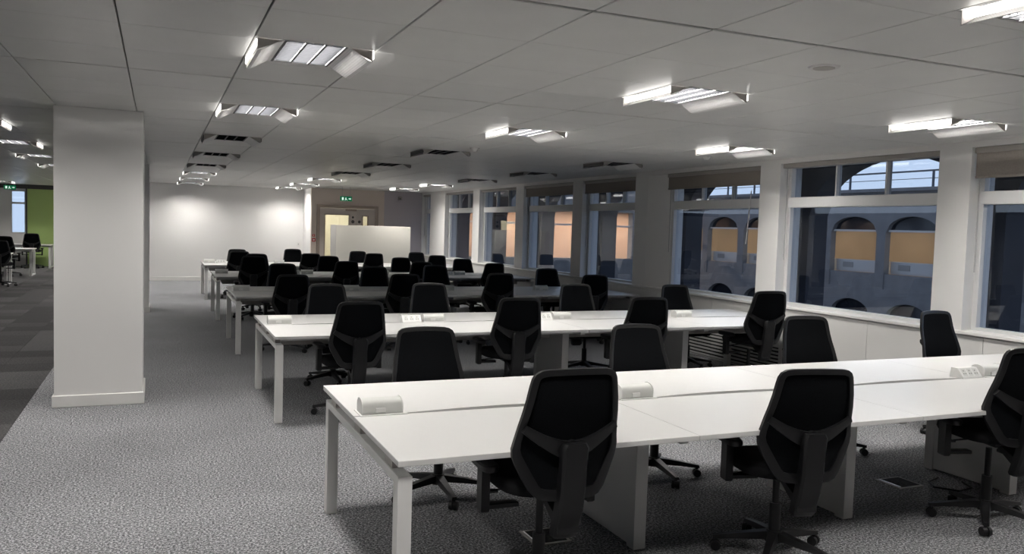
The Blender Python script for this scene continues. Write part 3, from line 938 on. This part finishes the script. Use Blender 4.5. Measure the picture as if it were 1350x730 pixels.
def make_chair():
    t = thing('task_chair', 'x', 'chair')
    up = []
    # five star base
    MB().cyl((0, 0, 0.075), (0, 0, 0.135), 0.05, 0.04, 16).build('hub', M['foam'], t, True)
    MB().cyl((0, 0, 0.10), (0, 0, 0.28), 0.030, 0.030, 14).cyl((0, 0, 0.27), (0, 0, 0.45), 0.018, 0.018, 12).build('gas_column', M['foam'], t, True)
    for k in range(5):
        a = 2 * PI * k / 5 + 0.31
        c, s = math.cos(a), math.sin(a)
        def P(r_, w, z):
            return (c * r_ - s * w, s * r_ + c * w, z)
        lg = MB().loft([[P(0.03, -0.030, 0.088), P(0.03, 0.030, 0.088), P(0.03, 0.024, 0.130), P(0.03, -0.024, 0.130)],
                        [P(0.17, -0.024, 0.078), P(0.17, 0.024, 0.078), P(0.17, 0.018, 0.108), P(0.17, -0.018, 0.108)],
                        [P(0.315, -0.018, 0.064), P(0.315, 0.018, 0.064), P(0.315, 0.013, 0.082), P(0.315, -0.013, 0.082)]]).build('base_leg', M['foam'], t)
        cs = MB()
        cs.cyl(P(0.30, 0, 0.055), P(0.30, 0, 0.07), 0.012, 0.012, 8)
        off = 0.6 * (k - 2)
        cc, ss = math.cos(a + off), math.sin(a + off)
        ctr = Vector(P(0.30, 0, 0.0285))
        axis = Vector((-ss, cc, 0))
        for q in (-1, 1):
            cs.cyl(ctr + axis * q * 0.006, ctr + axis * q * 0.026, 0.0285, 0.026, 14)
        cs.cyl(ctr - axis * 0.006, ctr + axis * 0.006, 0.022, 0.022, 10)
        cs.build('castor', M['foam'], lg, True)
    # mechanism under the seat with levers
    up.append(MB().loft([[(-0.07, -0.14, 0.40), (0.07, -0.14, 0.40), (0.07, 0.12, 0.40), (-0.07, 0.12, 0.40)],
                         [(-0.10, -0.18, 0.435), (0.10, -0.18, 0.435), (0.10, 0.15, 0.435), (-0.10, 0.15, 0.435)]]).build('mechanism', M['foam'], t))
    lv = MB().tube([(-0.06, 0.04, 0.41), (-0.20, 0.05, 0.395)], 0.006, 6).build('lever', M['foam'], t)
    MB().rbox(-0.245, -0.195, 0.032, 0.068, 0.386, 0.398, 0.003).build('lever_paddle', M['foam'], lv)
    up.append(lv)
    # seat cushion
    def sup(hw, d0, d1, z, n=28, e=3.2):
        r_ = []
        for i in range(n):
            a = 2 * PI * i / n
            c, s = math.cos(a), math.sin(a)
            x = hw * math.copysign(abs(c) ** (2 / e), c)
            yy = math.copysign(abs(s) ** (2 / e), s)
            y_ = (d0 + d1) / 2 + (d1 - d0) / 2 * yy
            drop = 0.022 * max(0, (y_ - 0.10) / 0.16) ** 2
            r_.append((x, y_, z - drop))
        return r_
    up.append(MB().loft([sup(0.19, -0.20, 0.22, 0.432), sup(0.235, -0.235, 0.255, 0.440), sup(0.245, -0.245, 0.265, 0.462), sup(0.242, -0.242, 0.262, 0.485),
                         sup(0.225, -0.225, 0.245, 0.502), sup(0.17, -0.17, 0.19, 0.509)]).build('seat', M['fabric'], t, True))
    # backrest: frame, mesh, Y shaped brace, spine
    up.append(band(outline(), [0.016 + 0.011 * min(1, max(0, (0.70 - z) / 0.12)) for w, z in outline()], 0.016).build('back_frame', M['foam'], t, True))
    rows = [(z, w) for z, w in BACK_PTS]
    mm = MB()
    nx = 10
    vs_, fs_ = [], []
    for z, w in rows:
        for i in range(nx + 1):
            x = lerp(-w, w, i / nx)
            vs_.append((x, back_y(x, z) + 0.011, z))
    R_ = len(rows)
    for j in range(R_ - 1):
        for i in range(nx):
            a = j * (nx + 1) + i
            fs_.append((a, a + 1, a + nx + 2, a + nx + 1))
    base_n = len(vs_)
    vs2 = [(x, y_ - 0.010, z) for x, y_, z in vs_]
    fs2 = [tuple(i + base_n for i in reversed(f)) for f in fs_]
    edge = []
    for j in range(R_ - 1):
        for i, rev in ((0, False), (nx, True)):
            a, b = j * (nx + 1) + i, (j + 1) * (nx + 1) + i
            edge.append((a, b, b + base_n, a + base_n))
    mm.add(vs_ + vs2, fs_ + fs2 + edge)
    up.append(mm.build('back_mesh', M['mesh'], t, True))
    brace = []
    wid = []
    for i in range(17):
        u = -1 + 2 * i / 16
        brace.append((0.212 * u, 0.660 + 0.100 * abs(u) ** 1.5))
        wid.append(0.056 - 0.036 * abs(u) ** 0.7)
    bb = band(brace, wid, 0.016, closed=False)
    for i, p in enumerate(bb.v):
        bb.v[i] = (p[0], p[1] - 0.022, p[2])
    up.append(bb.build('lumbar_brace', M['foam'], t, True))
    sp = MB()
    rings = []
    for z, hw, yo, d in ((0.27, 0.050, -0.270, 0.035), (0.285, 0.056, -0.285, 0.05), (0.40, 0.058, -0.325, 0.05), (0.50, 0.058, -0.345, 0.045),
                         (0.60, 0.058, -0.350, 0.035), (0.68, 0.062, -0.356, 0.028), (0.70, 0.05, -0.354, 0.02)):
        rings.append([(-hw, yo, z), (-hw * 0.8, yo - 0.012, z), (hw * 0.8, yo - 0.012, z), (hw, yo, z), (hw, yo + d, z), (-hw, yo + d, z)])
    sp.loft(rings)
    up.append(sp.build('spine', M['foam'], t, True))
    up.append(MB().loft([[(-0.05, -0.31, 0.30), (0.05, -0.31, 0.30), (0.05, -0.31, 0.36), (-0.05, -0.31, 0.36)],
                         [(-0.05, -0.12, 0.405), (0.05, -0.12, 0.405), (0.05, -0.12, 0.43), (-0.05, -0.12, 0.43)]]).build('back_arm', M['foam'], t))
    # T arms
    for s in (-1, 1):
        am = MB()
        am.rbox(min(s * 0.245, s * 0.285), max(s * 0.245, s * 0.285), 0.005, 0.07, 0.395, 0.60, 0.006)
        am.rbox(min(s * 0.10, s * 0.285), max(s * 0.10, s * 0.285), 0.012, 0.062, 0.405, 0.428, 0.004)
        a_ = am.build('arm_post', M['foam'], t)
        MB().loft([sup2(s * 0.265, 0.04, 0.036, 0.118, 0.600), sup2(s * 0.265, 0.04, 0.042, 0.124, 0.610), sup2(s * 0.265, 0.04, 0.042, 0.124, 0.626),
                   sup2(s * 0.265, 0.04, 0.034, 0.116, 0.634)]).build('arm_pad', M['foam'], a_, True)
    return t, [o.name for o in up]

def sup2(cx, cy, a, b, z, n=20, e=3.5):
    r_ = []
    for i in range(n):
        th = 2 * PI * i / n
        c, s = math.cos(th), math.sin(th)
        r_.append((cx + a * math.copysign(abs(c) ** (2 / e), c), cy + b * math.copysign(abs(s) ** (2 / e), s), z))
    return r_

chair, UPPER = make_chair()
UPK = {'mechanism', 'lever', 'seat', 'back_frame', 'back_mesh', 'lumbar_brace', 'spine', 'back_arm'}
first_c = True
TOPY = -0.355                      # where the top of the back stands in chair space

def place_chair(tx, ty, tz, rz, label, group):
    """tx, ty, tz: middle of the top edge of the backrest"""
    global first_c
    c = chair if first_c else copy_tree(chair)
    first_c = False
    c.location = (tx + TOPY * math.sin(rz), ty - TOPY * math.cos(rz), 0)
    c.rotation_euler = (0, 0, rz)
    dz = max(-0.045, min(0.096, tz - 1.004))
    for ch in c.children:
        if ch.name.split('.')[0] in UPK:
            ch.location.z = dz
    c['label'] = label
    c['group'] = group
    return c

TOPS = {
    '1n': [(1.61, 2.997, 1.09, -2), (2.915, 2.997, 1.036, -13), (4.50, 2.99, 1.09, -16)],
    '1f': [(1.617, 5.165, 1.0, 180), (3.182, 5.092, 1.0, 176), (4.836, 5.174, 1.028, 171), (6.30, 5.174, 1.053, 184)],
    '2n': [(1.564, 6.76, 1.019, 2), (3.016, 6.76, 1.043, -4), (4.393, 6.76, 1.042, -6), (5.874, 6.76, 1.098, -4)],
    '2f': [(1.674, 8.938, 1.009, 183), (2.83, 8.938, 1.019, 178), (4.705, 8.938, 1.013, 175), (6.15, 8.938, 1.005, 180)],
    '3n': [(1.563, 10.523, 1.005, 4), (3.014, 10.523, 1.023, -3), (4.383, 10.523, 1.042, 2), (5.884, 10.523, 1.03, -5)],
    '3f': [(1.717, 12.701, 1.037, 184), (3.119, 12.701, 1.005, 177), (4.116, 12.701, 1.039, 182), (6.119, 12.701, 1.002, 178)],
    '4n': [(1.474, 14.286, 1.079, -3), (3.036, 14.286, 1.01, 3), (4.398, 14.286, 1.013, -2), (5.821, 14.286, 1.008, 4)],
    '4f': [(1.741, 16.464, 1.033, 181), (3.119, 16.464, 1.01, 176), (4.595, 16.464, 1.0, 183), (5.882, 16.30, 1.0, 178)],
    '5n': [(1.572, 18.049, 1.021, 3), (3.043, 18.049, 0.997, -4), (4.443, 18.049, 1.02, 2), (5.916, 18.049, 1.0, -3)],
    '5f': [(1.685, 19.98, 0.996, 179), (2.96, 20.15, 1.018, 183), (4.497, 19.99, 1.0, 177), (5.97, 19.97, 0.998, 182)],
}
for key, lst in TOPS.items():
    r_i = int(key[0]) - 1
    near = key[1] == 'n'
    for k, (x, y, z, a) in enumerate(lst):
        lab = 'black mesh task chair, %s side of %s bench desk, %s from left' % ('near' if near else 'far', RNAME[r_i], ORD[k])
        place_chair(x, y, z, math.radians(a), lab, 'task chairs at the bench desks')

# ------------------------------------------------------------------ far left desks and chairs
def make_single():
    t = thing('single_desk', 'x', 'desk')
    MB().rbox(-1.45, 0, -0.4, 0.4, BH - TT, BH, 0.002).build('desktop', M['desk'], t)
    for x0 in (-1.44, -0.085):
        for y0 in (-0.36, 0.29):
            MB().rbox(x0, x0 + 0.06, y0, y0 + 0.06, 0.03, BH - TT - 0.05, 0.003).build('leg', M['desk_metal'], t)
        MB().rbox(x0, x0 + 0.06, -0.40, 0.40, 0.0, 0.035, 0.003).build('foot_bar', M['desk_metal'], t)
        MB().rbox(x0 + 0.004, x0 + 0.056, -0.36, 0.35, BH - TT - 0.05, BH - TT - 0.001, 0.003).build('top_bar', M['desk_metal'], t)
    MB().rbox(-1.4, -0.1, -0.03, 0.03, BH - TT - 0.06, BH - TT - 0.012, 0.003).build('beam', M['desk_metal'], t)
    return t
sd = make_single()
for k, (x, y) in enumerate([(-3.2, 22.55), (-3.10, 25.85), (-3.05, 29.6)]):
    o = sd if k == 0 else copy_tree(sd)
    o.location = (x, y, 0)
    o['label'] = ['white desk at the left photo edge, nearest of the desks left of the column',
                  'white desk left of the column, middle one of three', 'white desk left of the column, in front of the green wall'][k]
    o['group'] = 'white desks left of the column'
for k, (x, y, z, a) in enumerate([(-3.55, 28.9, 1.07, 4), (-3.72, 25.1, 1.06, -6), (-3.30, 21.5, 1.05, 0)]):
    place_chair(x, y, z, math.radians(a), ['black task chair at the white desk before the green wall',
                                          'black task chair at the middle white desk left of the column',
                                          'black task chair at the left photo edge by the nearest left desk'][k], 'task chairs left of the column')

# ------------------------------------------------------------------ frosted screen
sc = thing('frosted_screen', 'tall frosted white partition screen standing in front of the double door', 'screen', (5.03, 20.85, 0))
MB().rbox(-0.90, 1.04, -0.012, 0.012, 0.06, 1.635, 0.003).build('panel', M['screen'], sc)
MB().rbox(-1.04, -0.903, -0.012, 0.012, 0.06, 1.635, 0.003).build('edge_panel', M['office_white'], sc)
for x in (-0.8, 0.8):
    MB().rbox(x - 0.03, x + 0.03, -0.2, 0.2, 0.0, 0.06, 0.004).build('foot', M['desk_metal'], sc)

# ------------------------------------------------------------------ floor boxes and loose cables
for k, (x, y) in enumerate([(4.72, 4.06), (1.95, 3.95)]):
    fb = thing('floor_box', ['open floor socket box on the carpet under the front bench, right part',
                             'open floor socket box on the carpet under the front bench, left part'][k], 'floor box', (x, y, 0))
    MB().rbox(-0.11, 0.11, -0.11, 0.11, 0.0, 0.006, 0.002).build('frame', M['tray'], fb)
    MB().box(-0.09, 0.09, -0.09, 0.09, 0.006, 0.008).build('lid', M['tile_a'], fb)
    MB().prism([(-0.09, 0.008), (0.09, 0.008), (0.09, 0.011), (-0.09, 0.011)], 'x', -0.095, -0.085).build('lid_edge', M['steel'], fb)
for k, pts in enumerate([[(5.08, 4.05), (4.93, 4.0), (4.86, 3.9), (4.95, 3.78), (5.1, 3.8), (5.16, 3.92)], [(2.22, 4.1), (2.1, 4.12), (2.02, 4.02), (2.08, 3.9)]]):
    cb = MB().tube([(x, y, 0.009) for x, y in pts], 0.006, 8).build('power_cable', M['foam'])
    tag(cb, ['loose black cable looped on the carpet by the right panel leg of the front bench',
             'short black cable on the carpet by the left panel leg of the front bench'][k], 'cable')
